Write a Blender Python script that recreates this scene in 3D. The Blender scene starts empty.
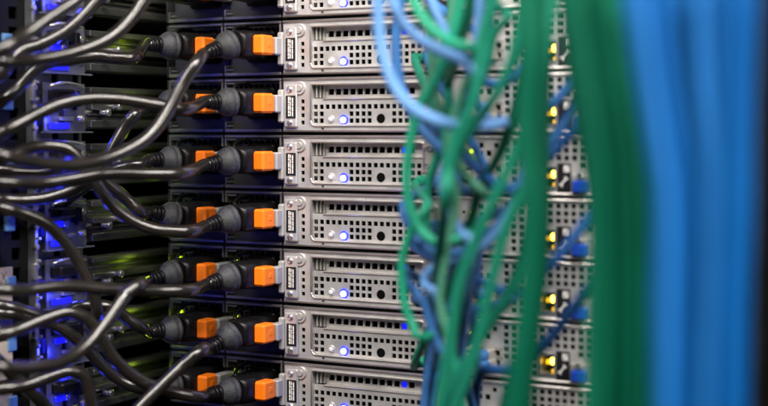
import bpy, math, random
from mathutils import Vector, Matrix
random.seed(7)
S = bpy.context.scene
R = math.radians

# ------------------------------------------------------------------ camera
F = 1400.0                       # focal length in photo pixels (photo 768 x 406)
TH, PT, DIST = R(28), R(3), 1.05
CAM = Vector((DIST*math.sin(TH), -DIST*math.cos(TH), 1.2))
FW = Vector((-math.sin(TH)*math.cos(PT), math.cos(TH)*math.cos(PT), -math.sin(PT)))
RT = Vector((math.cos(TH), math.sin(TH), 0)); UP = RT.cross(FW)
cd = bpy.data.cameras.new('camera'); co = bpy.data.objects.new('camera', cd)
S.collection.objects.link(co)
co.matrix_world = Matrix(((RT.x, UP.x, -FW.x, CAM.x), (RT.y, UP.y, -FW.y, CAM.y), (RT.z, UP.z, -FW.z, CAM.z), (0, 0, 0, 1)))
cd.sensor_width = 36; cd.lens = 36*F/768; cd.clip_start = .02; cd.clip_end = 50
cd.dof.use_dof = True; cd.dof.focus_distance = 1.085; cd.dof.aperture_fstop = 2.2
S.camera = co
S.render.resolution_x, S.render.resolution_y = 1024, 541

# ------------------------------------------------------------------ world, lamps, exposure
W = bpy.data.worlds.new('World'); S.world = W; W.use_nodes = True
W.node_tree.nodes['Background'].inputs[0].default_value = (.62, .58, .55, 1)
W.node_tree.nodes['Background'].inputs[1].default_value = .025
def area(name, loc, to, sx, sy, power, col):
    l = bpy.data.lights.new(name, 'AREA'); l.shape = 'RECTANGLE'; l.size = sx; l.size_y = sy
    l.energy = power; l.color = col
    o = bpy.data.objects.new(name, l); S.collection.objects.link(o); o.location = loc
    o.rotation_euler = (Vector(to)-Vector(loc)).to_track_quat('-Z', 'Y').to_euler()
area('overhead_light', (.6, -.9, 2.4), (0, -.05, 1.15), 2.0, .06, 78, (1, .94, .88))
area('overhead_light', (-.25, -1.9, 2.3), (.1, 0, 1.15), 1.2, .10, 24, (1, .93, .87))
area('overhead_light', (1.9, -1.05, 2.2), (-.1, -.1, 1.15), 1.2, .08, 34, (1, .92, .84))  # added at the right for highlights along the power cords
S.view_settings.view_transform = 'Standard'; S.view_settings.look = 'None'
S.view_settings.exposure = -.15; S.view_settings.gamma = 1
S.render.engine = 'CYCLES'

# ------------------------------------------------------------------ pixel -> place
def un(px, py, Y=0.0):           # photo pixel -> point on the plane y = Y (metres)
    d = FW + RT*((px-384)/F) - UP*((py-203)/F)
    return CAM + d*((Y-CAM.y)/d.y)
def unX(px, py, X):              # photo pixel -> point on the plane x = X
    d = FW + RT*((px-384)/F) - UP*((py-203)/F)
    return CAM + d*((X-CAM.x)/d.x)
def xp(px): return un(px, 200).x*1000      # x in mm on the servers' rear plane

# ------------------------------------------------------------------ materials
def mat(name, col, rough=.5, metal=0., noise=0., nscale=60., bump=0., bscale=300., emit=None, es=0., spec=.5, coat=0., stretch=None):
    m = bpy.data.materials.new(name); m.use_nodes = True
    nt = m.node_tree; b = nt.nodes['Principled BSDF']
    b.inputs['Base Color'].default_value = (*col, 1); b.inputs['Roughness'].default_value = rough
    b.inputs['Metallic'].default_value = metal; b.inputs['Specular IOR Level'].default_value = spec
    b.inputs['Coat Weight'].default_value = coat
    if emit:
        b.inputs['Emission Color'].default_value = (*emit, 1); b.inputs['Emission Strength'].default_value = es
    if noise or bump:
        tc = nt.nodes.new('ShaderNodeTexCoord'); mp = nt.nodes.new('ShaderNodeMapping')
        nt.links.new(tc.outputs['Object'], mp.inputs['Vector'])
        if stretch: mp.inputs['Scale'].default_value = stretch
        oi = nt.nodes.new('ShaderNodeObjectInfo')
        cb = nt.nodes.new('ShaderNodeVectorMath'); cb.operation = 'SCALE'
        nt.links.new(oi.outputs['Random'], cb.inputs['Scale']); cb.inputs[0].default_value = (7, 5, 9)
        nt.links.new(cb.outputs[0], mp.inputs['Location'])
    if noise:
        n = nt.nodes.new('ShaderNodeTexNoise'); n.inputs['Scale'].default_value = nscale; n.inputs['Detail'].default_value = 6
        nt.links.new(mp.outputs[0], n.inputs['Vector'])
        r = nt.nodes.new('ShaderNodeValToRGB')
        r.color_ramp.elements[0].position = .3; r.color_ramp.elements[1].position = .72
        r.color_ramp.elements[0].color = (*[c*(1-noise) for c in col], 1)
        r.color_ramp.elements[1].color = (*[min(1, c*(1+noise*.6)) for c in col], 1)
        nt.links.new(n.outputs[0], r.inputs[0]); nt.links.new(r.outputs[0], b.inputs['Base Color'])
        q = nt.nodes.new('ShaderNodeMapRange'); q.inputs[3].default_value = rough*.8; q.inputs[4].default_value = min(1, rough*1.25)
        nt.links.new(n.outputs[0], q.inputs[0]); nt.links.new(q.outputs[0], b.inputs['Roughness'])
    if bump:
        n2 = nt.nodes.new('ShaderNodeTexNoise'); n2.inputs['Scale'].default_value = bscale; n2.inputs['Detail'].default_value = 3
        nt.links.new(mp.outputs[0], n2.inputs['Vector'])
        u = nt.nodes.new('ShaderNodeBump'); u.inputs['Strength'].default_value = bump; u.inputs['Distance'].default_value = .0006
        nt.links.new(n2.outputs[0], u.inputs['Height']); nt.links.new(u.outputs[0], b.inputs['Normal'])
    return m
M = dict(
    steel=mat('galvanised_steel', (.64, .625, .605), .40, .6, .16, 70, .12, 500),
    lip=mat('rolled_steel_edge', (.70, .67, .64), .33, .8, .10, 60),
    bright=mat('nickel_plate', (.80, .77, .73), .25, .9, .08, 90),
    clip=mat('grey_clip', (.42, .41, .38), .45, .3, .1, 80),
    darkmetal=mat('dull_dark_steel', (.10, .10, .10), .38, .7, .25, 60, .1, 300),
    psumetal=mat('psu_frame_steel', (.21, .205, .195), .36, .75, .2, 70),  # darkened: shade of the supply bay put into the colour
    grille=mat('psu_grille_steel', (.055, .055, .055), .45, .6, .2, 70),  # darker still, the bay's shade is in the colour here too
    black=mat('black_interior', (.003, .003, .003), .9, spec=.05),
    gloss=mat('black_plastic', (.006, .0055, .0055), .36, 0, .2, 50, .05, 400, spec=.22),
    railm=mat('blackened_rail', (.17, .17, .155), .34, .8, .3, 40, .06, 120, stretch=(1, .12, 1)),
    zinc=mat('zinc_bracket', (.36, .37, .42), .30, .85, .25, 60, .1, 300),
    rackblk=mat('rack_paint', (.0035, .0035, .004), .6, 0, .3, 40, .1, 600, spec=.15),
    orange=mat('orange_plastic', (1.0, .205, .006), .42, 0, .10, 60, .05, 500),
    cord=mat('black_rubber_cord', (.015, .0125, .011), .19, 0, .25, 90, .05, 900, spec=.75),
    collar=mat('grey_strain_relief', (.036, .038, .041), .5, 0, .45, 500, .8, 1400),
    white=mat('white_print', (.75, .73, .70), .6),
    label=mat('black_label', (.010, .010, .012), .4),
    beige=mat('beige_card', (.42, .36, .26), .65, 0, .15, 60),
    button=mat('white_button', (.85, .80, .78), .3, coat=.3),
    bluevga=mat('blue_connector', (.010, .055, .42), .35),
    paleblue=mat('pale_blue_tab', (.08, .19, .38), .4),
    led_core=mat('blue_led_core', (.3, .35, 1), .3, emit=(.62, .66, 1), es=5),
    led_halo=mat('blue_led_halo', (.02, .02, .6), .3, emit=(.012, .022, 1), es=3.6),  # bloom round the locator light, put in as emission
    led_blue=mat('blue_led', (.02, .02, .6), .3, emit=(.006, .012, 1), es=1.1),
    side_glow=mat('blue_glow_patch', (.02, .02, .5), .3, emit=(.012, .014, .8), es=.55),  # added blue glow for the rail brackets, no lamp there
    led_green=mat('green_led', (.3, .5, 0), .3, emit=(.62, .95, .02), es=3),
    led_psu=mat('psu_green_led', (.3, .5, 0), .3, emit=(.55, .8, .01), es=2.0),
    led_yellow=mat('amber_led', (.6, .4, 0), .3, emit=(1, .76, .10), es=9),
    led_amber=mat('amber_glow', (.5, .3, 0), .3, emit=(1, .55, .01), es=1.2),
)
def cable_mat(name, col):
    return mat(name, col, .45, 0, .12, 30, .05, 300, spec=.22)
GREENS = [cable_mat('green_cable_%d' % i, c) for i, c in enumerate(((.001, .115, .062), (.001, .060, .032), (.015, .29, .17), (.06, .23, .145), (.008, .18, .11)))]
BLUES = [cable_mat('blue_cable_%d' % i, c) for i, c in enumerate(((.0015, .092, .33), (.010, .125, .39), (.12, .28, .58), (.003, .055, .21), (.04, .15, .39), (.018, .085, .27)))]

# ------------------------------------------------------------------ mesh builder (millimetres in, metres out)
class MB:
    def loft(s, X, Z, secs, n=6):            # rounded-rectangle sections (y, half width, half height, corner radius) along y
        vs = []
        for y, hw, hh, r in secs:
            for cx, cz, st in ((hw-r, hh-r, 0), (-hw+r, hh-r, 90), (-hw+r, -hh+r, 180), (hw-r, -hh+r, 270)):
                for k in range(n): a = R(st+90*k/(n-1)); vs.append((X+cx+r*math.cos(a), y, Z+cz+r*math.sin(a)))
        q = 4*n; fs = [(i*q+k, i*q+(k+1) % q, (i+1)*q+(k+1) % q, (i+1)*q+k) for i in range(len(secs)-1) for k in range(q)]
        b = len(s.v); s.add(vs, fs, True); s.f += [tuple(b+k for k in range(q))[::-1], tuple(b+(len(secs)-1)*q+k for k in range(q))]; s.sm += [False]*2
        return s
    def __init__(s): s.v = []; s.f = []; s.sm = []
    def add(s, vs, fs, smooth=False):
        n = len(s.v); s.v += [tuple(p) for p in vs]; s.f += [tuple(i+n for i in f) for f in fs]; s.sm += [smooth]*len(fs); return s
    def box(s, x0, x1, y0, y1, z0, z1, c=0.):
        if c <= 0:
            vs = [(x, y, z) for x in (x0, x1) for y in (y0, y1) for z in (z0, z1)]
            return s.add(vs, [(0, 1, 3, 2), (4, 6, 7, 5), (0, 4, 5, 1), (2, 3, 7, 6), (0, 2, 6, 4), (1, 5, 7, 3)])
        # chamfered box: 24 vertices
        L = (x0, y0, z0); H = (x1, y1, z1); idx = {}; vs = []
        for k in range(8):
            sg = [(k >> a) & 1 for a in range(3)]
            for a in range(3):
                p = []
                for b in range(3):
                    e = H[b] if sg[b] else L[b]
                    if b != a: e += -c if sg[b] else c
                    p.append(e)
                idx[(k, a)] = len(vs); vs.append(tuple(p))
        fs = []
        for a in range(3):
            b, d = (a+1) % 3, (a+2) % 3
            for sd in (0, 1):
                q = []
                for (u, w) in ((0, 0), (1, 0), (1, 1), (0, 1)):
                    q.append(idx[((sd << a) | (u << b) | (w << d), a)])
                fs.append(q if sd else q[::-1])
            for u in (0, 1):
                for w in (0, 1):
                    k0 = (u << b) | (w << d); k1 = k0 | (1 << a)
                    q = [idx[(k0, b)], idx[(k1, b)], idx[(k1, d)], idx[(k0, d)]]
                    fs.append(q if (u == w) else q[::-1])
        for k in range(8):
            q = [idx[(k, 0)], idx[(k, 1)], idx[(k, 2)]]
            fs.append(q if bin(k).count('1') % 2 else q[::-1])
        return s.add(vs, fs)
    def plate(s, x0, x1, z0, z1, y, t, holes):      # front at y, thickness t towards +y, rectangular holes (hx0,hx1,hz0,hz1)
        zs = sorted({z0, z1} | {min(max(h[i], z0), z1) for h in holes for i in (2, 3)})
        for a, b in zip(zs, zs[1:]):
            if b-a < 1e-6: continue
            m = (a+b)/2; x = x0
            for h in sorted(h for h in holes if h[2] < m < h[3]):
                if h[0] > x: s.add([(x, y, a), (h[0], y, a), (h[0], y, b), (x, y, b)], [(0, 1, 2, 3)])
                x = max(x, h[1])
            if x < x1: s.add([(x, y, a), (x1, y, a), (x1, y, b), (x, y, b)], [(0, 1, 2, 3)])
        for h in list(holes):
            a, b, c, d = h
            vs = [(a, y, c), (b, y, c), (b, y, d), (a, y, d), (a, y+t, c), (b, y+t, c), (b, y+t, d), (a, y+t, d)]
            s.add(vs, [(0, 4, 5, 1), (1, 5, 6, 2), (2, 6, 7, 3), (3, 7, 4, 0)])
        vs = [(x0, y, z0), (x1, y, z0), (x1, y, z1), (x0, y, z1), (x0, y+t, z0), (x1, y+t, z0), (x1, y+t, z1), (x0, y+t, z1)]
        s.add(vs, [(0, 1, 5, 4), (1, 2, 6, 5), (2, 3, 7, 6), (3, 0, 4, 7)])
        return s
    def lathe(s, c, axis, prof, n=20, smooth=True):   # prof: (distance along axis, radius)
        ax = Vector(axis).normalized(); u = ax.orthogonal().normalized(); w = ax.cross(u); c = Vector(c)
        vs = []
        for t, r in prof:
            for k in range(n):
                a = 2*math.pi*k/n; vs.append(c+ax*t+(u*math.cos(a)+w*math.sin(a))*r)
        fs = [(i*n+k, i*n+(k+1) % n, (i+1)*n+(k+1) % n, (i+1)*n+k) for i in range(len(prof)-1) for k in range(n)]
        s.add(vs, fs, smooth); base = len(s.v)-len(vs)
        for end, i in ((0, 0), (1, len(prof)-1)):
            if prof[i][1] > 1e-6:
                q = tuple(base+i*n+k for k in range(n)); s.f.append(q if end else q[::-1]); s.sm.append(False)
        return s
    def tube(s, pts, r, n=10, rf=None):
        pts = [Vector(p) for p in pts]; T = []
        for i in range(len(pts)):
            T.append((pts[min(i+1, len(pts)-1)]-pts[max(i-1, 0)]).normalized())
        u = T[0].orthogonal().normalized(); vs = []
        for i, p in enumerate(pts):
            u = (u-T[i]*u.dot(T[i])).normalized(); w = T[i].cross(u); rr = rf(i/(len(pts)-1)) if rf else r
            for k in range(n):
                a = 2*math.pi*k/n; vs.append(p+(u*math.cos(a)+w*math.sin(a))*rr)
        fs = [(i*n+k, i*n+(k+1) % n, (i+1)*n+(k+1) % n, (i+1)*n+k) for i in range(len(pts)-1) for k in range(n)]
        b = len(s.v); s.add(vs, fs, True)
        s.f += [tuple(b+k for k in range(n))[::-1], tuple(b+(len(pts)-1)*n+k for k in range(n))]; s.sm += [False, False]
        return s
    def mesh(s, name):
        m = bpy.data.meshes.new(name); m.from_pydata([(x*.001, y*.001, z*.001) for x, y, z in s.v], [], s.f)
        m.polygons.foreach_set('use_smooth', s.sm); m.update(); return m
    def build(s, name, material, parent=None):
        m = s.mesh(name); m.materials.append(M[material] if isinstance(material, str) else material)
        return link(bpy.data.objects.new(name, m), parent)
def link(o, parent=None):
    S.collection.objects.link(o)
    if parent: o.parent = parent
    return o
def thing(name, label, cat, loc=(0, 0, 0), group=None):
    o = link(bpy.data.objects.new(name, None)); o.location = loc; o.empty_display_size = .02
    return tag(o, label, cat, group)
def tag(o, label, cat, group=None):
    o['label'] = label; o['category'] = cat
    if group: o['group'] = group
    return o
def copy_tree(o, parent=None):
    c = o.copy(); S.collection.objects.link(c); c.parent = parent
    for ch in list(o.children): copy_tree(ch, c)
    return c
def spline(P, step=4):
    P = [Vector(p) for p in P]; P = [P[0]*2-P[1]]+P+[P[-1]*2-P[-2]]; out = []
    for i in range(1, len(P)-2):
        a, b, c, d = P[i-1:i+3]; n = max(2, min(24, int((c-b).length/step)))
        for k in range(n):
            t = k/n
            out.append(.5*((2*b)+(c-a)*t+(2*a-5*b+4*c-d)*t*t+(3*b-a-3*c+d)*t**3))
    return out+[P[-2]]

# ------------------------------------------------------------------ the rack
UH = 44.3                                 # one rack unit as it measures in the photo (mm)
ZT = 1285.6                               # top seam of server row 0 (mm)
NROW = range(-1, 7)
rack = thing('server_rack', 'black rack frame holding the silver servers, its posts at both picture edges', 'rack', (0, 0, 0))
MB().box(-252, -247, -330, 520, 700, 1700).build('side_panel', 'rackblk', rack)
MB().box(330, 335, 0, 520, 700, 1700).build('side_panel', 'rackblk', rack)
MB().box(-246, 329, 515, 520, 700, 1700).build('back_panel', 'rackblk', rack)
# left rear post: folded perforated strip with its edge towards the aisle

m = MB()

pl = MB().plate(-160, -128, 700, 1700, 0, 2, [(-148, -139, z, z+9) for z in [705+i*14.77 for i in range(66)]])
pl.v = [(-232+y, x, z) for x, y, z in pl.v]            # turned to face +x
pl.v = [(-x-464, y, z) for x, y, z in pl.v]            # and mirrored so that its face looks into the rack
pl.build('rear_post', 'rackblk', rack)
MB().box(-232, -224, -131.5, -128, 700, 1700, .6).build('post_flange', 'zinc', rack)
sp_ = MB().plate(-128, -66, 700, 1700, 0, 1.5, [(yy, yy+7, z, z+7) for z in [704+i*14.77 for i in range(66)] for yy in (-124, -100, -76)])
sp_.v = [(-234-y, x, z) for x, y, z in sp_.v]; sp_.build('mounting_strip', 'zinc', rack)
MB().box(-247, -231, -200, -162, 700, 1700, 1).build('cable_duct', 'rackblk', rack)
# right rear post with square cage-nut holes
MB().plate(262, 284, 700, 1700, -14, 2, [(268, 277, z, z+9) for z in [705+i*14.77 for i in range(66)]]).build('rear_post', 'rackblk', rack)
MB().box(284.5, 292, -40, 30, 700, 1700, 1).build('post_flange', 'rackblk', rack)
MB().box(262, 290, 20, 22, 700, 1700).build('post_backing', 'rackblk', rack)
for z in range(1000, 1300, 44):
    MB().box(279, 283.4, -18, -14.5, z, z+12, .8).build('cage_nut', 'darkmetal', rack)

# ------------------------------------------------------------------ one server
def zd(d): return UH-d                    # millimetres below the server's top seam -> local z
XE, XP0, XP1, XW = -88.5, -63.5, 33.0, 242.0
sv = thing('rack_server', '', 'server')
def sq(x, d, w, hh=None):
    hh = hh or w
    return (x-w/2, x+w/2, zd(d)-hh/2, zd(d)+hh/2)
# chassis shell (dark behind the rear panel)
MB().box(-200, XW, 26, 480, 1.2, UH-1.2).build('chassis', 'black', sv)
m = MB(); m.box(-200, XW, 4, 470, UH-1.15, UH-.55); m.box(XW-.6, XW, 1, 25, 1.2, UH-1.2)
m.box(-200.6, -199.8, 1, 470, 1.2, UH-1.2); m.box(-200, XW, 4, 470, .35, 1.0)
m.build('cover', 'grille', sv)
# rolled edges top and bottom
MB().tube([(XE, -.2, zd(2.4)), (XW, -.2, zd(2.4))], 1.1, 14).build('top_edge', 'lip', sv)
MB().tube([(XE, -.1, zd(42.3)), (XW, -.1, zd(42.3))], 1.0, 14).build('bottom_edge', 'lip', sv)
# the ear with its four square vents
ear = MB().plate(XE, XP0-.9, zd(41.7), zd(2.9), 0, 1.4, [sq(-71.0, d, 2.9, 3.0) for d in (19.6, 25.0, 30.3, 35.8)])
eo = ear.build('ear_plate', 'steel', sv)
m = MB(); m.lathe((-73.6, .5, zd(9.2)), (0, -1, 0), [(0, 5.2), (1.5, 5.2), (1.9, 4.8)], 20); m.build('finger_loop', 'steel', eo)
m = MB(); m.lathe((-73.6, -1.4, zd(9.2)), (0, -1, 0), [(0, 2.9), (.7, 2.8), (.9, 2.3)], 20); m.build('rivet', 'clip', eo)
# flanges round the recessed panel
m = MB()
m.plate(XP0-.9, XP1+.9, zd(6.6), zd(2.9), 0, 8.4, [])
m.plate(XP0-.9, XP1+.9, zd(41.7), zd(38.2), 0, 2.6, [])
m.plate(XP0-.9, XP0+.3, zd(38.2), zd(6.6), 0, 8.4, [])
m.plate(XP1-.3, XP1+.9, zd(38.2), zd(6.6), 0, 8.4, [])
m.build('panel_surround', 'steel', sv)
# recessed panel with its rows of square vents
hx0 = xp(314.2); pit = (xp(405)-xp(314.2))/15.0
vents = []
for i in range(18):
    x = hx0+i*pit
    if x > XP1-3: break
    vents.append(sq(x, 23.8, 3.45))
    if i in (0, 1, 6, 7, 8, 9, 13, 14, 15, 16, 17):
        vents.append(sq(x, 29.2, 3.45)); vents.append(sq(x, 34.5, 3.45))
m = MB().plate(XP0+.3, XP1-.3, zd(38.2), zd(17.6), 2.6, 1.2, vents)
po = m.build('vent_panel', 'steel', sv)
# rolled rim of the panel, rounded corners
rim = []; r = 4.0; a0, a1, b0, b1 = XP0-.2, XP1+.2, zd(38.4), zd(6.4)
for cx, cz, st in ((a0+r, b0+r, 180), (a1-r, b0+r, 270), (a1-r*.4, b1-r*.4, 0), (a0+r*.4, b1-r*.4, 90)):
    rr = r if cz < 20 else r*.4
    for k in range(7): rim.append((cx+rr*math.cos(R(st+15*k)), -.1, cz+rr*math.sin(R(st+15*k))))
rim.append(rim[0]); MB().tube(rim, .95, 8).build('panel_rim', 'lip', sv)
# fillets closing the lower corners of the recess
MB().box(XP0+.2, XP1-.2, .2, 2.7, zd(38.3), zd(37.5), .2).build('panel_sill', 'lip', po)
# expansion slot cover: deeper strip with one row of vents over a bright ledge
sx0 = xp(326.2); sp = (xp(392)-xp(326.2))/9.0
sl = [sq(sx0+i*sp, 12.4, 4.7, 4.5) for i in range(12) if sx0+i*sp < XP1-4.5]
so = MB().plate(XP0+.3, XP1-.3, zd(17.6), zd(6.6), 8.0, 1.5, sl).build('slot_cover', 'steel', sv)
MB().box(XP0+9, XP1-2, 1.4, 8.1, zd(18.3), zd(17.3), .45).build('slot_ledge', 'lip', so)
for i, x in enumerate((XP0+2.2, XP0+4.6, XP0+7.0)):
    MB().box(x, x+1.2, 3+1.5*i, 8.1, zd(17), zd(7), .3).build('slot_rib', 'clip', so)
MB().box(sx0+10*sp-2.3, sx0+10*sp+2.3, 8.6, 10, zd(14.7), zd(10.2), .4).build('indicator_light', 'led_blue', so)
# button, locator light, flat black disc painting the shade in a screw hole, small rivet
bx_, lx = xp(329.6), xp(342.6)
m = MB().lathe((bx_, 3, zd(33.1)), (0, -1, 0), [(0, 2.9), (1.0, 2.9), (1.3, 2.5)], 18); o = m.build('button_bezel', 'steel', sv)
MB().lathe((bx_+.4, 1.2, zd(33.4)), (0, -1, 0), [(0, 1.9), (.8, 1.8), (1.2, 1.2), (1.3, 0)], 16).build('button', 'button', o)
o = MB().lathe((lx, 3, zd(33.7)), (0, -1, 0), [(0, 3.7), (1.2, 3.7), (1.7, 3.2)], 18).build('locator_halo', 'led_halo', sv)  # glowing ring imitates the blue bloom round the light
MB().lathe((lx+.1, 1.2, zd(34.0)), (0, -1, 0), [(0, 2.4), (1.2, 2.3), (2.0, 1.6), (2.4, 0)], 16).build('locator_light', 'led_core', o)
rx = xp(379.3)
o = MB().lathe((rx, 3, zd(33.0)), (0, -1, 0), [(0, 3.6), (.55, 3.6)], 24, False).build('hole_shade_disc', 'black', sv)
MB().lathe((xp(323), .3, zd(40.0)), (0, -1, 0), [(0, 1.2), (.7, 1.1), (.9, .6)], 12).build('rivet', 'darkmetal', sv)
MB().lathe((xp(366), .3, zd(4.6)), (0, -1, 0), [(0, .8), (.5, .7)], 10).build('rivet', 'clip', sv)

# input and output side
grid = []
gx0 = xp(551); gp = (xp(581.4)-xp(551))/4.0
for i in range(-5, 13):
    x = gx0+i*gp
    for j in range(7):
        d = 6.4+5.25*j
        if d > 38: break
        if -1.7 <= i <= 4.6 and d > 20.5 and not (3.5 < i and d < 24): continue
        if i > 4.6 and d > 27 and i < 8: continue
        grid.append(sq(x, d, 3.7, 3.6))
ports = []
jx0, jx1 = xp(540.5), xp(556.6)
lbl0, lbl1 = xp(557.2), xp(571)
vg0, vg1 = xp(572.5), xp(594)
ux0, ux1 = xp(479), xp(503)
n0, n1 = xp(459), xp(474)
ser0, ser1 = xp(424), xp(437)
ports += [(jx0, jx1, zd(38.5), zd(22.6)), (ux0, ux1, zd(36), zd(22)), (n0, n1, zd(37), zd(23)), (ser0-1, xp(448), zd(41), zd(28)),
          (ser0, ser1, zd(26.5), zd(9.5)), sq(xp(481), 8.3, 3.6), sq(xp(481), 14, 3.6), sq(xp(488.5), 14, 4.0), sq(xp(495.5), 8.3, 3.4)]
for i in range(-8, -5):
    ports += [sq(gx0+i*gp, 6.4+5.25*j, 3.7, 3.6) for j in (0, 1, 2, 3, 4)] if gx0+i*gp > ux1+2 else []
io = MB().plate(XP1+.9, XW, zd(41.7), zd(2.9), 0, 1.4, grid+ports).build('port_panel', 'steel', sv)
# serial connector with two jack screws, on end
o = MB().box(ser0-.6, ser1+.6, -2.0, 6, zd(27), zd(9), 1.2).build('serial_connector', 'bright', sv)
MB().box(ser0+2.2, ser1-2.2, -5.0, 2, zd(23.4), zd(12.4), 1.4).build('connector_shell', 'clip', o)
for d in (10.8, 25.2):
    MB().lathe(((ser0+ser1)/2+1, -2.2, zd(d)), (0, -1, 0), [(0, 2.5), (4.2, 2.5), (4.6, 1.9), (4.6, 1.2), (2.6, 1.1)], 6, False).build('jack_screw', 'bright', o)
# shielded jacks
o = MB().plate(ser0-.6, xp(447.6), zd(40.6), zd(28.4), -2.6, 12, [(ser0+1.6, ser0+10.6, zd(38), zd(30.5)), (ser0+12.4, ser0+20.4, zd(38), zd(30.5))]).build('shielded_jack', 'bright', sv)
MB().box(ser0+1, ser0+21, 8, 9, zd(40), zd(29)).build('jack_contacts', 'gloss', o)
MB().box(xp(449.2), xp(457), -3.4, 1, zd(41), zd(24), .6).build('port_bracket', 'bright', sv)
o = MB().plate(n0, n1, zd(37), zd(23), -.8, 13, [(n0+1.3, n1-1.3, zd(35.6), zd(24.6))]).build('network_jack', 'clip', sv)
MB().box(n0+.5, n1-.5, 11, 12, zd(36.6), zd(23.4)).build('jack_contacts', 'gloss', o)
MB().lathe((xp(471.5), .4, zd(12.6)), (0, -1, 0), [(0, 1.5), (.8, 1.4), (1.4, .8), (1.6, 0)], 12).build('link_light', 'led_green', sv)
MB().lathe((xp(464), .4, zd(12.6)), (0, -1, 0), [(0, 1.3), (.5, 1.2)], 12).build('link_light', 'gloss', sv)
# two stacked USB sockets
for d0, d1 in ((22.6, 28.5), (29.4, 35.4)):
    o = MB().plate(ux0+.4, ux1-.4, zd(d1), zd(d0), -1.0, 11, [(ux0+1.3, ux1-1.3, zd(d1-.7), zd(d0+.7))]).build('usb_socket', 'clip', sv)
    MB().box(ux0+3, ux1-3, 2, 10, zd((d0+d1)/2+.9), zd((d0+d1)/2-.9)).build('usb_tongue', 'gloss', o)
    MB().box(ux0+1, ux1-1, 9.5, 10.5, zd(d1), zd(d0)).build('socket_back', 'black', o)
# management jack with amber lights
o = MB().plate(jx0, jx1, zd(38.5), zd(22.6), -1.0, 13, [(jx0+1.2, jx1-1.0, zd(37.0), zd(24.0))]).build('management_jack', 'bright', sv)
MB().box(jx0+.4, jx1-.4, 11, 12, zd(38), zd(23)).build('jack_contacts', 'gloss', o)
MB().box(jx1-4.6, jx1-1.7, 1.2, 4, zd(31.0), zd(26.0), .9).build('activity_light', 'led_yellow', o)
MB().box(jx0+2.6, jx0+5.4, 5, 9, zd(31.6), zd(28.2), .6).build('activity_light', 'led_amber', o)
MB().box(jx1-4.2, jx1-2.2, 3, 6, zd(36.8), zd(34.6), .4).build('activity_light', 'led_amber', o)
# black pictogram plate with a spanner and a small icon
o = MB().box(lbl0, lbl1, -.5, .3, zd(41.4), zd(20.6), .15).build('pictogram_plate', 'label', sv)
cx, cz = (lbl0+lbl1)/2-.3, zd(33.5)
m = MB(); dx, dz = math.cos(R(52)), math.sin(R(52))
def q2(u, w): return (cx+dx*u-dz*w, -.58, cz+dz*u+dx*w)
m.add([q2(-2.6, -.6), q2(2.6, -.6), q2(2.6, .6), q2(-2.6, .6)], [(0, 1, 2, 3)])
for sg in (-1, 1):
    m.add([q2(sg*2.2, -1.2), q2(sg*3.2, -1.5), q2(sg*4.2, -1.2), q2(sg*3.3, -.1), q2(sg*4.2, 1.2), q2(sg*3.2, 1.5), q2(sg*2.2, 1.2)], [(0, 1, 2, 3, 4, 5, 6) if sg > 0 else (6, 5, 4, 3, 2, 1, 0)])
m.build('spanner_symbol', 'white', o)
m = MB(); m.plate(lbl1-5.4, lbl1-1.2, zd(26.8), zd(22.2), -.58, .02, [(lbl1-4.5, lbl1-3.6, zd(26.2), zd(24.8)), (lbl1-3.0, lbl1-2.1, zd(24.4), zd(22.9))])
m.build('square_symbol', 'white', o)
# blue video connector
o = MB().box(vg0, vg1, -1.2, .4, zd(41.2), zd(28.4), .4).build('video_connector', 'steel', sv)
MB().box(vg0+1.2, vg1-4, -5.8, 0, zd(41.0), zd(32.6), 1.2).build('connector_shell', 'bluevga', o)
MB().lathe((xp(581.5), -1.1, zd(29.2)), (0, -1, 0), [(0, 2.5), (4.4, 2.5), (4.8, 2.0), (4.8, 1.3), (2.4, 1.2)], 6, False).build('jack_screw', 'bright', o)
MB().lathe((xp(603), -.2, zd(33)), (0, -1, 0), [(0, 2.5), (4.4, 2.5), (4.8, 2.0), (4.8, 1.3), (2.4, 1.2)], 6, False).build('jack_screw', 'bright', o)

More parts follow.
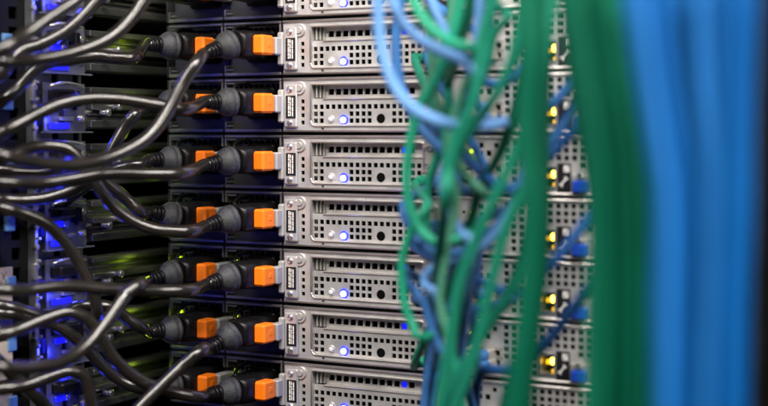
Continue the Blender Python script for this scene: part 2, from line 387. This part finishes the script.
# two power supplies, each with grille, latch, orange tab
def psu(x0, first):
    x1 = x0+54.0
    xr = x1-10 if not first else x1
    bars = [(x0+.6, x1-.6, -1, 2, 3.4, 1.4), (x0+.6, x1-.6, -1, 2, 43.2, 40.8), (x0+.6, x0+2.2, -.8, 9, 10.5, 3.5), (x0+.6, x0+2.2, -.8, 9, 40.6, 35),
            (x1-2.2, x1-.6, -.8, 9, 10.5, 3.5), (x0+2.4, x0+11, -.4, 1, 5.6, 4.2), (x0+2.4, x0+9, -.4, 1, 39.2, 37.8)]
    holes = [(x1-20.5+i*4.9, x1-17.0+i*4.9, zd(5.2+4.9*j+3.5), zd(5.2+4.9*j)) for i in range(4) for j in range(2)]
    holes += [(x0+3+i*4.9, x0+6.5+i*4.9, zd(5.2+4.9*j+3.5), zd(5.2+4.9*j)) for i in range(6) for j in (0, 1)]
    b = MB().plate(x0+.4, x1-.4, zd(42), zd(2.4), 9, 1.2, holes).build('power_supply', 'grille', sv)
    for q in bars: MB().box(q[0], q[1], q[2], q[3], zd(q[4]), zd(q[5]), .4).build('frame_bar', 'psumetal', b)
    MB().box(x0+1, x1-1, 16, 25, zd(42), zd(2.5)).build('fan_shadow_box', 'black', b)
    # inlet socket
    MB().box(x0+19, x0+45, 1.5, 9.2, zd(33), zd(8), 2).build('inlet_socket', 'gloss', b)
    # wire bail over the plug
    MB().tube(spline([(x0+20, 6, zd(6)), (x0+22, -10, zd(5.5)), (x0+26, -24, zd(8)), (x0+30, -31, zd(11))], 3), 1.5, 8).build('retaining_bail', 'gloss', b)
    # orange release tab on a grey clip
    tx = x1+(-3.5 if first else -3.2)
    o = MB().box(tx-1.0, tx+6.2, -12.5, 2 if not first else 9, zd(28.2), zd(14.6), 1.0).build('release_latch', 'clip', b)
    t = MB(); 
    t.box(tx-5.6, tx+4.6, -29, -12.7, zd(28.6), zd(13.6), 1.6)
    ob = t.build('release_tab', 'orange', b)
    MB().box(tx+4.2, tx+5.0, -22, -17.5, zd(22.6), zd(18.6), .35).build('tab_dimple', 'orange', ob)
    MB().lathe((x0+4.6, 8.6, zd(14)), (0, -1, 0), [(0, 1.6), (1.4, 1.5), (2.0, .9), (2.2, 0)], 10).build('status_light', 'led_psu', b)
    MB().lathe((x0+4.6, 8.6, zd(20)), (0, -1, 0), [(0, 1.6), (1.4, 1.5), (2.0, .9), (2.2, 0)], 10).build('status_light', 'gloss', b)
    return b
psu(-198.5, True); psu(-144.0, False)
# latch plate beside the right supply: raised plate, two screws, barcode label
lx0, lx1 = -86.6, -75.0
o = MB().box(lx0, lx1, -3.2, -.1, zd(39.6), zd(6.8), 1.0).build('latch_plate', 'steel', sv)
MB().box(lx0-4.6, lx0+.4, -5.6, -.5, zd(36), zd(10.4), 1.2).build('latch_hinge', 'clip', o)
for d in (10.4, 36.0):
    MB().lathe((lx0+5.6, -3.0, zd(d)), (0, -1, 0), [(0, 2.7), (.7, 2.6), (1.3, 1.7), (1.4, 0)], 14).build('screw', 'bright', o)
lb = MB().box(lx0+2.2, lx1-.6, -3.6, -3.1, zd(32.6), zd(15.0), .1).build('label_sticker', 'label', o)
m = MB(); rg = random.Random(3)
for c in range(3):
    z = zd(31.0)
    xx = lx0+4.4+c*1.75
    while z < zd(16.4):
        L = rg.uniform(.8, 4.6); m.box(xx, xx+(1.2, .8, 1.1)[c], -3.66, -3.58, z, min(z+L, zd(16.0))); z += L+rg.uniform(.3, .7)
m.build('label_print', 'white', lb)

ORD = ['topmost, cut by the upper picture edge', 'second from the top', 'third from the top', 'fourth from the top', 'fifth from the top', 'sixth from the top', 'seventh from the top', 'lowest, cut by the lower picture edge']
for i, k in enumerate(NROW):
    s = sv if i == 0 else copy_tree(sv)
    s.location = (0, 0, (ZT-UH*(k+1))*.001)
    s['label'] = 'silver rack server with two orange tabs, ' + ORD[i]
    s['group'] = 'rack servers stacked in the rack'
    if i: s.rotation_euler.z = R(random.uniform(-.12, .12))
    # the locator and supply lights shine; an added lamp turns brackets and cords blue
    for nm, loc, e, c in (('locator_glow', (lx, -5, zd(34)), .028, (.03, .05, 1)), ('bracket_fill', (-207, -110, zd(34)), .028, (.03, .04, 1)), ('supply_glow', (-207, -6, zd(16)), .0035, (.55, .85, .02))):
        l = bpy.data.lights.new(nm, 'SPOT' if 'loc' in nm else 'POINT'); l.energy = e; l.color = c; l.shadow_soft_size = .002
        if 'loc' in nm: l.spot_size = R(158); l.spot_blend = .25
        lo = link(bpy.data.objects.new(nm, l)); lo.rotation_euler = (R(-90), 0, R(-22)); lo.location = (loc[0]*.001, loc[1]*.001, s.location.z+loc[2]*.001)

# ------------------------------------------------------------------ slide rails on the left wall (they run along the depth)
sr = thing('slide_rail', '', 'slide rail')
m = MB()
XR = -226
m.box(XR-6, XR, -74, 440, zd(41), zd(8), .5)
ro = m.build('rail', 'railm', sr)
for d0, d1, px_ in ((8.5, 13, 5), (16, 18, 2.5), (21, 26, 6), (29, 30.5, 3), (34, 40, 5)):
    MB().box(XR, XR+px_, -70, 400, zd(d1), zd(d0), .7).build('rail_flange', 'railm', ro)
bo = MB().plate(-122, -76, zd(42.5), zd(6), 0, 1.6, [(-118, -110, zd(20), zd(12)), (-106, -100, zd(38), zd(27)), (-90, -84, zd(26), zd(21))])
bo.v = [(-222-y, x, z) for x, y, z in bo.v]
bk = bo.build('end_bracket', 'zinc', sr)
MB().box(-223.5, -217, -125, -72, zd(44), zd(42.8), .3).build('bracket_foot', 'zinc', bk)
for y, d in ((-80.5, 16), (-80.5, 33)):
    MB().lathe((-222, y, zd(d)), (1, 0, 0), [(0, 3.0), (1.6, 2.8), (2.2, 1.8), (2.2, 1.0), (1.2, .8)], 12, False).build('screw', 'bright', bk)
for y, d in ((-58, 28), (-44, 23)):
    MB().lathe((-221, y, zd(d)), (1, 0, 0), [(0, 2.0), (6, 1.9), (6.2, 3.0), (8, 2.9), (8.6, 2)], 12, False).build('guide_stud', 'bright', sr)
MB().box(-222, -211, -118, -99, zd(19), zd(11), 1.5).build('spring_clip', 'gloss', bk)
MB().tube(spline([(-217, -121, zd(9)), (-214, -112, zd(6.5)), (-214, -98, zd(7)), (-216, -84, zd(9))], 3), 1.3, 8).build('clip_wire', 'bright', bk)
MB().box(-230, -228, -119, -108, zd(33), zd(22), .6).build('glow_patch', 'side_glow', bk)  # added glowing block, gives the bracket its blue light
MB().box(-221.8, -219.5, -119, -96, zd(41), zd(36), .8).build('glow_patch', 'side_glow', bk)  # second added glowing block
MB().box(-225.5, -222, -135, -131.6, zd(20), zd(8), .3).build('post_screw_plate', 'bright', sr)
for d in (10, 25, 40):
    MB().lathe((-224.2, -130.5, zd(d)), (1, 0, 0), [(0, 2.4), (1.6, 2.2), (2, 1.2)], 10, False).build('screw', 'bright', sr)
for d in (5, 17.5, 32.5):
    MB().box(-224.2, -220.5, -131, -128.5, zd(d+2.2), zd(d), .4).build('cage_nut_ear', 'bright', sr)
MB().box(-222, -214, -95, -89, zd(24), zd(12), 1).build('spring_clip', 'gloss', bk)
MB().box(-222, -218.4, -108, -92, zd(34.5), zd(31.5), .7).build('latch_bar', 'bright', bk)
MB().lathe((-222, -102, zd(24)), (1, 0, 0), [(0, 3.4), (2.6, 3.2), (3.2, 2.2), (3.2, 1.2), (2, 1.0)], 12, False).build('screw', 'bright', bk)
MB().box(-222, -219.6, -116, -98, zd(26.5), zd(21.5), .8).build('glow_patch', 'side_glow', bk)  # third added glowing block
MB().box(-231.5, -228, -157, -147.5, zd(27), zd(16), .8).build('release_button', 'paleblue', sr)
for i, k in enumerate(NROW):
    s = sr if i == 0 else copy_tree(sr)
    s.location = (0, 0, (ZT-UH*(k+1))*.001)
    s['label'] = 'dark slide rail with zinc bracket beside the server ' + ORD[i]
    s['group'] = 'slide rails along the left wall'

# beige cards lower left
for i, (y0, y1) in enumerate(((270, 286), (296, 340), (343, 378), (390, 430))):
    a = unX(-14, y0, -.229); b = unX(13.0, y1, -.229)
    a, b = a*1000, b*1000
    c = MB().box(-231, -229, a.y, b.y, b.z, a.z, .2).build('beige_card', 'beige')
    tag(c, ('small beige card with a dark cross mark, highest at the left picture edge', 'beige card at the left edge below the marked card', 'beige card at the left edge behind the low loop of cord', 'beige card in the lower left picture corner')[i], 'card', 'beige cards at the left edge')
    if i == 0:
        o1 = unX(3.2, 277.5, -.2288)*1000; m = MB()
        for sg in (-1, 1):
            m.add([(-228.9, o1.y-3+sg*-.6, o1.z-4*sg-.0), (-228.9, o1.y-3+sg*-.6+.9, o1.z-4*sg), (-228.9, o1.y+3+.9, o1.z+4*sg), (-228.9, o1.y+3, o1.z+4*sg)], [(0, 1, 2, 3)])
        m.build('cross_mark', 'label', c)

# ------------------------------------------------------------------ power cords
def cord_path(pix, ys, ye, off=0):
    out = []
    for px, py in pix:
        t = max(-.3, min(1, (217-px)/217.0)); out.append(un(px, py, ys+(ye-ys)*t+off)*1000)
    return out
def plug_parts(root, X, Zc, aim):
    """plug body in the inlet, grey strain relief; returns where the cord leaves"""
    b = MB(); 
    b.loft(X+1, Zc, [(4, 12.6, 10.6, 5), (-14, 12.6, 10.6, 5), (-16, 11.8, 9.9, 5), (-19, 11.8, 9.9, 5), (-21, 12.4, 10.5, 5), (-30, 12.2, 10.4, 5.5), (-36, 11.2, 10.0, 6.5), (-39, 9.5, 9.0, 7)])
    bo = b.build('plug_body', 'gloss', root)
    ax = Vector((-.42, -1, aim)).normalized(); c = Vector((X+.5, -38, Zc))
    so = MB().lathe(c, ax, [(0, 9.8), (.7, 10.8), (3, 11.0), (3.4, 10.5), (4.0, 10.5), (4.4, 10.9), (7.5, 10.4), (9.5, 9.4), (12.5, 7.2), (14, 6.0)], 28).build('strain_relief', 'collar', root)
    k = MB()
    for t in (13.5, 16.6, 19.7):
        k.lathe(c+ax*t, ax, [(0, 4.6), (.4, 6.4-(t-13)*.12), (2.2, 6.3-(t-13)*.12), (2.6, 4.6)], 18)
    k.build('relief_rib', 'gloss', so)
    return c+ax*8, c+ax*21, ax
def power_cord(label, pix, ye=-.215, off=0, side=None, k=None, aim=0., ys=-.075, group='black power cords', r=4.6):
    pts = cord_path(pix, ys, ye, off)
    if side:
        X = -110.5 if side == 'R' else -164.5
        Zc = ZT-UH*k-20.5
        root = thing('power_cord', label, 'power cord', (0, 0, 0), group)
        a, b, ax = plug_parts(root, X, Zc, aim)
        P = spline([a, b, b+ax*5]+pts, 4)
        MB().tube(P, r, 14).build('cord_jacket', 'cord', root)
        return root
    return tag(MB().tube(spline(pts, 4), r, 14).build('power_cord', 'cord'), label, 'power cord', group)

R_ = 'R'; L_ = 'L'
power_cord('power cord of the second server dropping in a long curve to the left edge', [(200, 58), (183, 83), (170, 108), (155, 130), (135, 146), (102, 160), (68, 165), (34, 162), (0, 155), (-30, 150)], -.225, -.012, R_, 0, -.35)
power_cord('power cord of the third server arching high over to the left edge', [(186, 109), (152, 104), (118, 99), (85, 99), (58, 105), (30, 118), (0, 134), (-30, 150)], -.20, 0, R_, 1, -.0)
power_cord('power cord of the fourth server running level beneath the long curved cord', [(183, 173), (146, 174), (112, 173), (80, 178), (45, 183), (0, 183), (-30, 181)], -.21, 0, R_, 2, -.12)
power_cord('power cord of the fifth server sagging then rising steeply behind the cord bunch', [(190, 231), (159, 230), (135, 222), (115, 208), (99, 188), (86, 168), (70, 150), (51, 146), (34, 147), (17, 153), (0, 160), (-30, 170)], -.185, .004, R_, 3, -.2)
power_cord('power cord of the sixth server running almost level to the left edge', [(190, 290), (159, 291), (129, 290), (95, 288), (61, 286), (27, 290), (0, 290), (-30, 288)], -.215, 0, R_, 4, -.2)
power_cord('power cord of the seventh server slanting down to the bottom picture edge', [(203, 349), (183, 365), (162, 385), (142, 405), (120, 430)], -.215, -.01, R_, 5, -.45)
power_cord('power cord of the lowest server rising into a hump near the left edge', [(200, 397), (176, 393), (152, 386), (132, 375), (113, 357), (99, 334), (86, 318), (68, 312), (47, 318), (20, 329), (0, 335), (-30, 342)], -.205, 0, R_, 6, 0)
power_cord('power cord of the topmost server curving down left under the picture top', [(195, -22), (165, -18), (146, -2), (135, 14), (118, 32), (98, 44), (68, 54), (34, 60), (0, 62), (-30, 62)], -.215, -.005, R_, -1, 0)
# left supplies
power_cord('dark power cord from the left plug of the second server running behind the others', [(135, 57), (115, 58), (95, 56), (70, 60), (50, 63), (34, 71), (20, 86), (0, 103), (-25, 122)], -.18, .012, L_, 0, 0, -.06)
power_cord('power cord from the left plug of the third server dropping behind the curved cord', [(137, 112), (125, 127), (113, 148), (102, 168), (80, 186), (50, 197), (25, 200), (0, 199), (-30, 195)], -.18, .012, L_, 1, -.2, -.06)
power_cord('short visible power cord at the left plug of the fourth server', [(140, 164), (120, 168), (100, 176), (80, 190), (60, 203), (30, 205), (0, 202), (-30, 200)], -.16, .022, L_, 2, 0, -.055)
power_cord('thick dark power cord from the left plug of the fifth server going up left', [(142, 213), (125, 198), (108, 184), (93, 172), (75, 166), (40, 172), (0, 170), (-30, 166)], -.18, .016, L_, 3, .2, -.06)
power_cord('power cord from left plug of the sixth server in a wide bow', [(141, 284), (128, 292), (118, 306), (105, 324), (91, 341), (74, 355), (54, 364), (27, 368), (0, 367), (-30, 364)], -.235, -.018, L_, 4, -.2, -.06)
power_cord('dark power cord from the left plug of the seventh server dipping behind the crossing cords', [(142, 328), (129, 320), (112, 308), (95, 305), (75, 308), (55, 322), (37, 321), (20, 315), (0, 313), (-30, 312)], -.18, .014, L_, 5, 0, -.06)
power_cord('power cord from the left plug of the lowest server half hidden behind the slanting cord', [(140, 388), (122, 381), (102, 366), (88, 350), (70, 334), (50, 322), (25, 311), (0, 305), (-30, 300)], -.18, .014, L_, 6, 0, -.06)
power_cord('dark power cord from the left plug of the topmost server near the picture top', [(120, -12), (100, -2), (85, 14), (66, 31), (41, 44), (20, 52), (0, 75), (-25, 95)], -.19, .006, L_, -1, 0, -.06)
# cords that only pass by
power_cord('power cord crossing the upper left picture corner diagonally', [(95, -14), (74, 2), (51, 17), (27, 34), (0, 51), (-30, 70)], -.225, -.012)
power_cord('dark power cord leaving the left edge and bending down behind the level cord', [(-30, 203), (0, 208), (20, 212), (44, 222), (61, 237), (74, 254), (85, 275), (95, 300), (100, 325)], -.195, .008)
power_cord('power cord forming a small hump in the lower left picture corner', [(-30, 391), (0, 389), (27, 385), (50, 377), (71, 371), (84, 376), (89, 390), (93, 410), (97, 430)], -.20, 0)

power_cord('dark power cord slanting down right in the lower left corner behind the small hump', [(-30, 338), (0, 362), (14, 377), (30, 391), (46, 406), (66, 426)], -.19, .006)

# ------------------------------------------------------------------ network patch cables
PORTS = []
for k in NROW:
    for X, d in ((ser0+6.1, 34.2), (ser0+16.4, 34.2), ((n0+n1)/2, 30.0), ((ux0+ux1)/2, 25.6), ((ux0+ux1)/2+1, 32.4)):
        PORTS.append([X, ZT-UH*k-d, k, True])
def take_port(p, row=None):
    best = min((q for q in PORTS if q[3] and (row is None or q[2] == row)), key=lambda q: (q[0]-p.x)**2+(q[1]-p.z)**2)
    best[3] = False
    return best
def inside(px, py): return -8 < px < 776 and -8 < py < 414
def eth(label, pix, Y, mt, r=3.0, group='patch cables', row=None, n=12):
    """pix: photo points; Y a number, two ends or one per point; an end that stops inside the picture goes into the nearest free port"""
    ys = Y if isinstance(Y, (list, tuple)) else [Y]*len(pix)
    if len(ys) == 2 and len(pix) != 2: ys = [ys[0]+(ys[1]-ys[0])*i/(len(pix)-1) for i in range(len(pix))]
    if group != 'thick green hanging bundle' and group != 'thick blue hanging bundle': ys = [y*1.35 for y in ys]
    P = [un(px, py, y)*1000 for (px, py), y in zip(pix, ys)]
    if 'thick' not in group and 'broad' not in group:
        mt = {B[0]: B[4], B[3]: B[5], B[1]: B[4], G[0]: G[4]}.get(mt, mt)
    ends = []
    if inside(*pix[0]): ends.append(0)
    if inside(*pix[-1]): ends.append(1)
    if not ends:
        return tag(MB().tube(spline(P, 5), r, n).build('patch_cable', mt), label, 'network cable', group)
    root = thing('patch_cable', label, 'network cable', (0, 0, 0), group)
    for e in ends:
        q = take_port(P[-1 if e else 0], row)
        MB().box(q[0]-4.0, q[0]+4.0, -12, 6, q[1]-3.4, q[1]+3.4, .8).build('plug', 'clip', root)
        MB().lathe((q[0], -11, q[1]), (0, -1, 0), [(0, 4.2), (2, 4.4), (6, 3.9), (11, 3.3)], 12).build('boot', mt, root)
        ext = [Vector((q[0], -12, q[1])), Vector((q[0], -21, q[1])), Vector((q[0]+1, -28, q[1]+(4 if P[-1 if e else 0].z > q[1] else -4)))]
        P = P+ext[::-1] if e else ext+P
    MB().tube(spline(P, 5), r, n).build('jacket', mt, root)
    return root

B, G = BLUES, GREENS
eth('light blue patch cable hanging left of all others, bowing right below', [(376, -25), (378, 0), (379, 30), (384, 60), (394, 86), (409, 105), (430, 118), (455, 126), (480, 127), (505, 122)], [-.13]*7+[-.12, -.1, -.08], B[2], 3.6)
eth('light blue patch cable slanting right from the picture top into the bunch', [(386, -20), (392, 0), (401, 20), (419, 39), (445, 53), (462, 60), (480, 75)], -.11, B[2], 3.5)
eth('blue patch cable descending steeply right of the bright green one', [(424, -20), (431, 0), (440, 21), (450, 38), (462, 56), (474, 80)], -.09, B[2])
eth('bright green patch cable curving in from the picture top', [(404, -22), (413, 0), (422, 18), (434, 31), (452, 43), (470, 48)], -.12, G[2], 3.3)
eth('blue patch cable slanting behind the leftmost loop towards the middle', [(412, -30), (401, 2), (397, 22), (396, 45), (398, 70), (404, 96), (418, 124), (439, 147), (452, 165), (460, 190)], -.075, B[1], 3.4)
eth('bright green patch cable forming the long left bow down to the sixth server', [(468, -30), (452, 40), (434, 84), (420, 106), (413, 128), (409, 150), (407, 178), (409, 203), (418, 226), (432, 240), (448, 243), (465, 236)], -.10, G[2], 3.2)
eth('green patch cable running straight down inside the long green bow', [(446, 138), (437, 158), (430, 178), (427, 200), (427, 225), (432, 245)], -.07, G[2])
eth('pale green patch cable running down past the white port bracket', [(436, -30), (430, 20), (431, 58), (433, 84), (440, 112), (448, 137), (460, 166), (470, 180), (486, 196)], -.085, G[3])
eth('pale green patch cable splayed to the left under the light blue loop', [(458, -30), (452, 10), (445, 40), (438, 62), (430, 80), (421, 103), (414, 125)], -.06, G[3])
eth('blue patch cable sagging in a wide bow over the fifth server', [(404, 205), (409, 224), (418, 242), (433, 252), (452, 254), (471, 248), (491, 232), (508, 210)], -.085, B[1], 3.4)
eth('short blue patch cable hooked up to a port of the fifth server', [(453, 216), (447, 228), (440, 226), (432, 222), (445, 234), (460, 240), (478, 236)], -.05, B[0])
eth('green patch cable hanging at the left beside the sixth server', [(428, 205), (416, 222), (408, 240), (402, 262), (402, 283), (405, 305), (413, 325), (424, 338)], -.095, G[2], 3.0)
eth('blue patch cable dropping from the sixth into the seventh server row', [(404, 272), (413, 290), (424, 300), (429, 316), (436, 341), (447, 356), (462, 366)], -.085, B[0], 3.3)
eth('shiny blue patch cable falling to the bottom edge, left one of the pair', [(458, 268), (451, 291), (442, 313), (434, 342), (428, 370), (424, 406), (422, 430)], -.06, B[1], 2.7)
eth('shiny blue patch cable falling to the bottom edge, right one of the pair', [(470, 305), (460, 330), (446, 356), (436, 378), (431, 406), (429, 430)], -.055, B[1], 2.7)
eth('blue patch cable crossing level between the sixth and seventh server', [(440, 308), (455, 311), (477, 310), (497, 305), (512, 298)], -.06, B[0], 3.2)
eth('blue patch cable slanting down left from the far green bundle across the seventh server', [(606, -30), (612, 120), (610, 220), (600, 266), (585, 291), (567, 317), (550, 339), (532, 357), (508, 370), (481, 373)], [-.16, -.16, -.15, -.12, -.10, -.09, -.085, -.08, -.07, -.05], B[3], 3.3)
eth('blue patch cable slanting across the amber lights of the fifth server', [(596, -30), (610, 90), (612, 160), (602, 195), (585, 222), (568, 245), (550, 266), (530, 284), (505, 292)], -.10, B[3], 3.2)
eth('blue patch cable slanting behind the green bundle by the third server', [(590, -30), (602, 40), (606, 75), (598, 97), (583, 118), (566, 138), (548, 158), (525, 178), (500, 186)], -.09, B[3], 3.2)
eth('short blue patch cable passing level behind the greens at the third server', [(440, 130), (460, 128), (490, 126), (515, 120), (545, 110), (572, 80), (590, 30), (594, -30)], -.06, B[0], 3.2)
eth('blue patch cable plugged in at the second server behind the greens', [(470, 60), (474, 72), (490, 84), (512, 78), (528, 50), (530, -30)], -.05, B[0])
eth('blue patch cable plugged in at the fourth server behind the greens', [(488, 172), (486, 182), (500, 190), (520, 184), (545, 150), (575, 100), (590, 40), (586, -30)], -.05, B[0])
eth('blue patch cable plugged in at the lowest server near the bottom edge', [(466, 380), (464, 392), (456, 402), (448, 416)], -.05, B[0])
# steep green cables of the middle
eth('green patch cable with a pale boot slanting down left from the top', [(508, 14), (502, 24), (493, 37), (487, 66), (475, 92), (460, 114), (450, 140)], -.10, G[0], 3.2)
eth('green patch cable falling in front of the second server ports', [(498, -20), (490, 10), (482, 45), (478, 80), (470, 110), (456, 140), (448, 175), (444, 210)], -.13, G[0], 3.4)
eth('dark green patch cable falling left of the broad green strand', [(478, -20), (470, 12), (460, 38), (452, 60), (448, 85)], -.10, G[1], 3.2)
eth('green patch cable slanting across the white bracket of the third server', [(524, -30), (520, 20), (512, 58), (500, 88), (484, 112), (466, 138), (452, 168), (446, 196)], -.12, G[0], 3.2)
eth('green patch cable slanting from the broad strand to the bottom edge, left one of two', [(552, -30), (548, 40), (538, 100), (520, 139), (503, 181), (483, 222), (470, 255), (459, 285), (452, 325), (446, 365), (440, 406), (436, 440)], -.135, G[0], 3.5)
eth('green patch cable slanting from the broad strand to the bottom edge, right one of two', [(551, -30), (543, 70), (532, 165), (518, 200), (504, 235), (491, 285), (482, 325), (469, 372), (455, 406), (446, 430)], -.13, G[0], 3.6)
eth('dark green patch cable winding down behind the slanting green strands', [(534, -30), (524, 70), (503, 145), (482, 185), (472, 215), (464, 250), (462, 290), (455, 330), (448, 370), (440, 410), (434, 440)], -.08, G[1], 3.2)
eth('green patch cable falling steeply to the bottom edge beside the shiny blue pair', [(462, 262), (458, 285), (455, 315), (452, 345), (456, 375), (462, 406), (465, 425)], -.09, G[2], 3.0)
eth('green patch cable crossing to the lower left under the seventh server', [(542, -30), (538, 120), (526, 240), (506, 298), (486, 330), (470, 355), (455, 380), (443, 406), (436, 425)], -.11, G[0], 3.3)
eth('green patch cable bending away at the bottom of the broad strand', [(550, -30), (545, 120), (545, 220), (539, 300), (530, 335), (520, 360), (510, 385), (503, 410), (500, 430)], -.11, G[1], 3.3)
for i, (x0, x1, x2, x3, Y, g) in enumerate(((523, 521, 530, 513, -.20, 0), (534, 530, 537, 524, -.215, 0), (541, 538, 543, 531, -.19, 1))):
    eth('green patch cable of the broad strand left of the amber lights, strand ' + ('leftmost', 'in the middle', 'rightmost')[i],
        [(x0+2, -30), (x0, 0), ((x0+x1)/2+3, 60), (x1, 130), (x2, 225), ((x2+x3)/2+1, 310), (x3, 375), (x3-6, 430)], Y, G[g], 3.5, 'green cables of the broad strand')
# far right: green bundle and blue bundle close to the lens
rg = random.Random(5)
names = ['first', 'second', 'third', 'fourth', 'fifth', 'sixth', 'seventh', 'eighth', 'ninth', 'tenth', 'eleventh', 'twelfth', 'thirteenth']
gl = [(574, 598, 598, -.22, 0), (583, 607, 606, -.24, 0), (592, 616, 615, -.235, 0), (600, 625, 624, -.225, 1), (607, 633, 633, -.245, 0), (614, 641, 642, -.23, 1), (620, 649, 650, -.24, 0)]
for i, (a, b, c, Y, g) in enumerate(gl):
    eth('green patch cable of the thick hanging bundle, %s from its left side' % names[i],
        [(a-4, -30), (a, 0), (a*.62+b*.38-1, 70), (a*.25+b*.75+rg.uniform(-2, 2), 140), (b, 205), ((b+c)/2+rg.uniform(-2, 2), 300), (c, 406), (c, 440)], Y-.05, G[g], 3.7, 'thick green hanging bundle')
bl = [(630, 660, 661, -.25, 1), (640, 668, 668, -.265, 1), (652, 676, 676, -.24, 0), (664, 685, 683, -.26, 0), (676, 694, 690, -.25, 1), (688, 702, 698, -.235, 3), (700, 711, 706, -.262, 1), (713, 719, 714, -.255, 1), (725, 727, 721, -.245, 0), (738, 736, 730, -.262, 0), (751, 745, 739, -.25, 0)]
for i, (a, b, c, Y, g) in enumerate(bl):
    eth('blue patch cable of the thick hanging bundle, %s from its left side' % names[i],
        [(a-3, -30), (a, 0), (a*.65+b*.35+rg.uniform(-2, 2), 70), (a*.28+b*.72+rg.uniform(-2, 2), 140), (b, 205), ((b+c)/2+rg.uniform(-2, 2), 300), (c, 406), (c, 440)], Y-.06, B[g], 3.8, 'thick blue hanging bundle')

eth('dark green patch cable in the gap left of the thick green bundle', [(562, -30), (566, 20), (572, 70), (580, 125), (590, 180), (596, 260), (594, 406), (594, 440)], -.17, G[1], 3.4)
eth('teal green patch cable at the left flank of the thick green bundle', [(566, -30), (570, 10), (576, 70), (586, 130), (594, 200), (592, 300), (590, 406), (590, 440)], -.19, G[0], 3.4)
eth('pale blue patch cable twisting down through the tangle past the third and fourth server', [(482, -30), (477, 40), (470, 90), (455, 140), (442, 175), (446, 205), (460, 232), (472, 262)], -.10, B[2], 3.1)
eth('pale mint patch cable winding down the tangle to the bottom edge', [(500, -30), (474, 60), (456, 110), (449, 150), (456, 200), (447, 250), (440, 300), (449, 350), (441, 406), (436, 440)], -.105, G[3], 2.6)
eth('light blue patch cable swinging from the broad strand into the sixth server row', [(541, -30), (531, 120), (512, 205), (484, 246), (456, 262), (432, 268), (424, 285), (440, 306)], -.09, B[2], 3.0)
# one green and one blue lead per server coming down through the middle
rg = random.Random(11)
for i, k in enumerate(NROW):
    q = [p for p in PORTS if p[2] == k and p[3]]
    yy = 20+i*57
    for col, mt in (() if i % 2 else (('mid blue', B[1]),)):
        if not [p for p in PORTS if p[2] == k and p[3]]: continue
        x0 = rg.uniform(470, 540); x1 = rg.uniform(462, 515); xe = rg.uniform(445, 490)
        pts = [(x0, -30)]+[(x0+(x1-x0)*t+rg.uniform(-9, 9), -30+(yy-10)*t) for t in ((.3, .55, .8) if i > 2 else (.6,))]+[(x1, yy-18), ((x1+xe)/2, yy+14), (xe, yy+18)]
        eth('%s patch cable in the tangle, plugged into the server %s' % (col, ORD[i].split(',')[0]), pts, [-.13+.08*j/(len(pts)-1) for j in range(len(pts))], mt, 3.0, 'cables of the middle tangle', k)
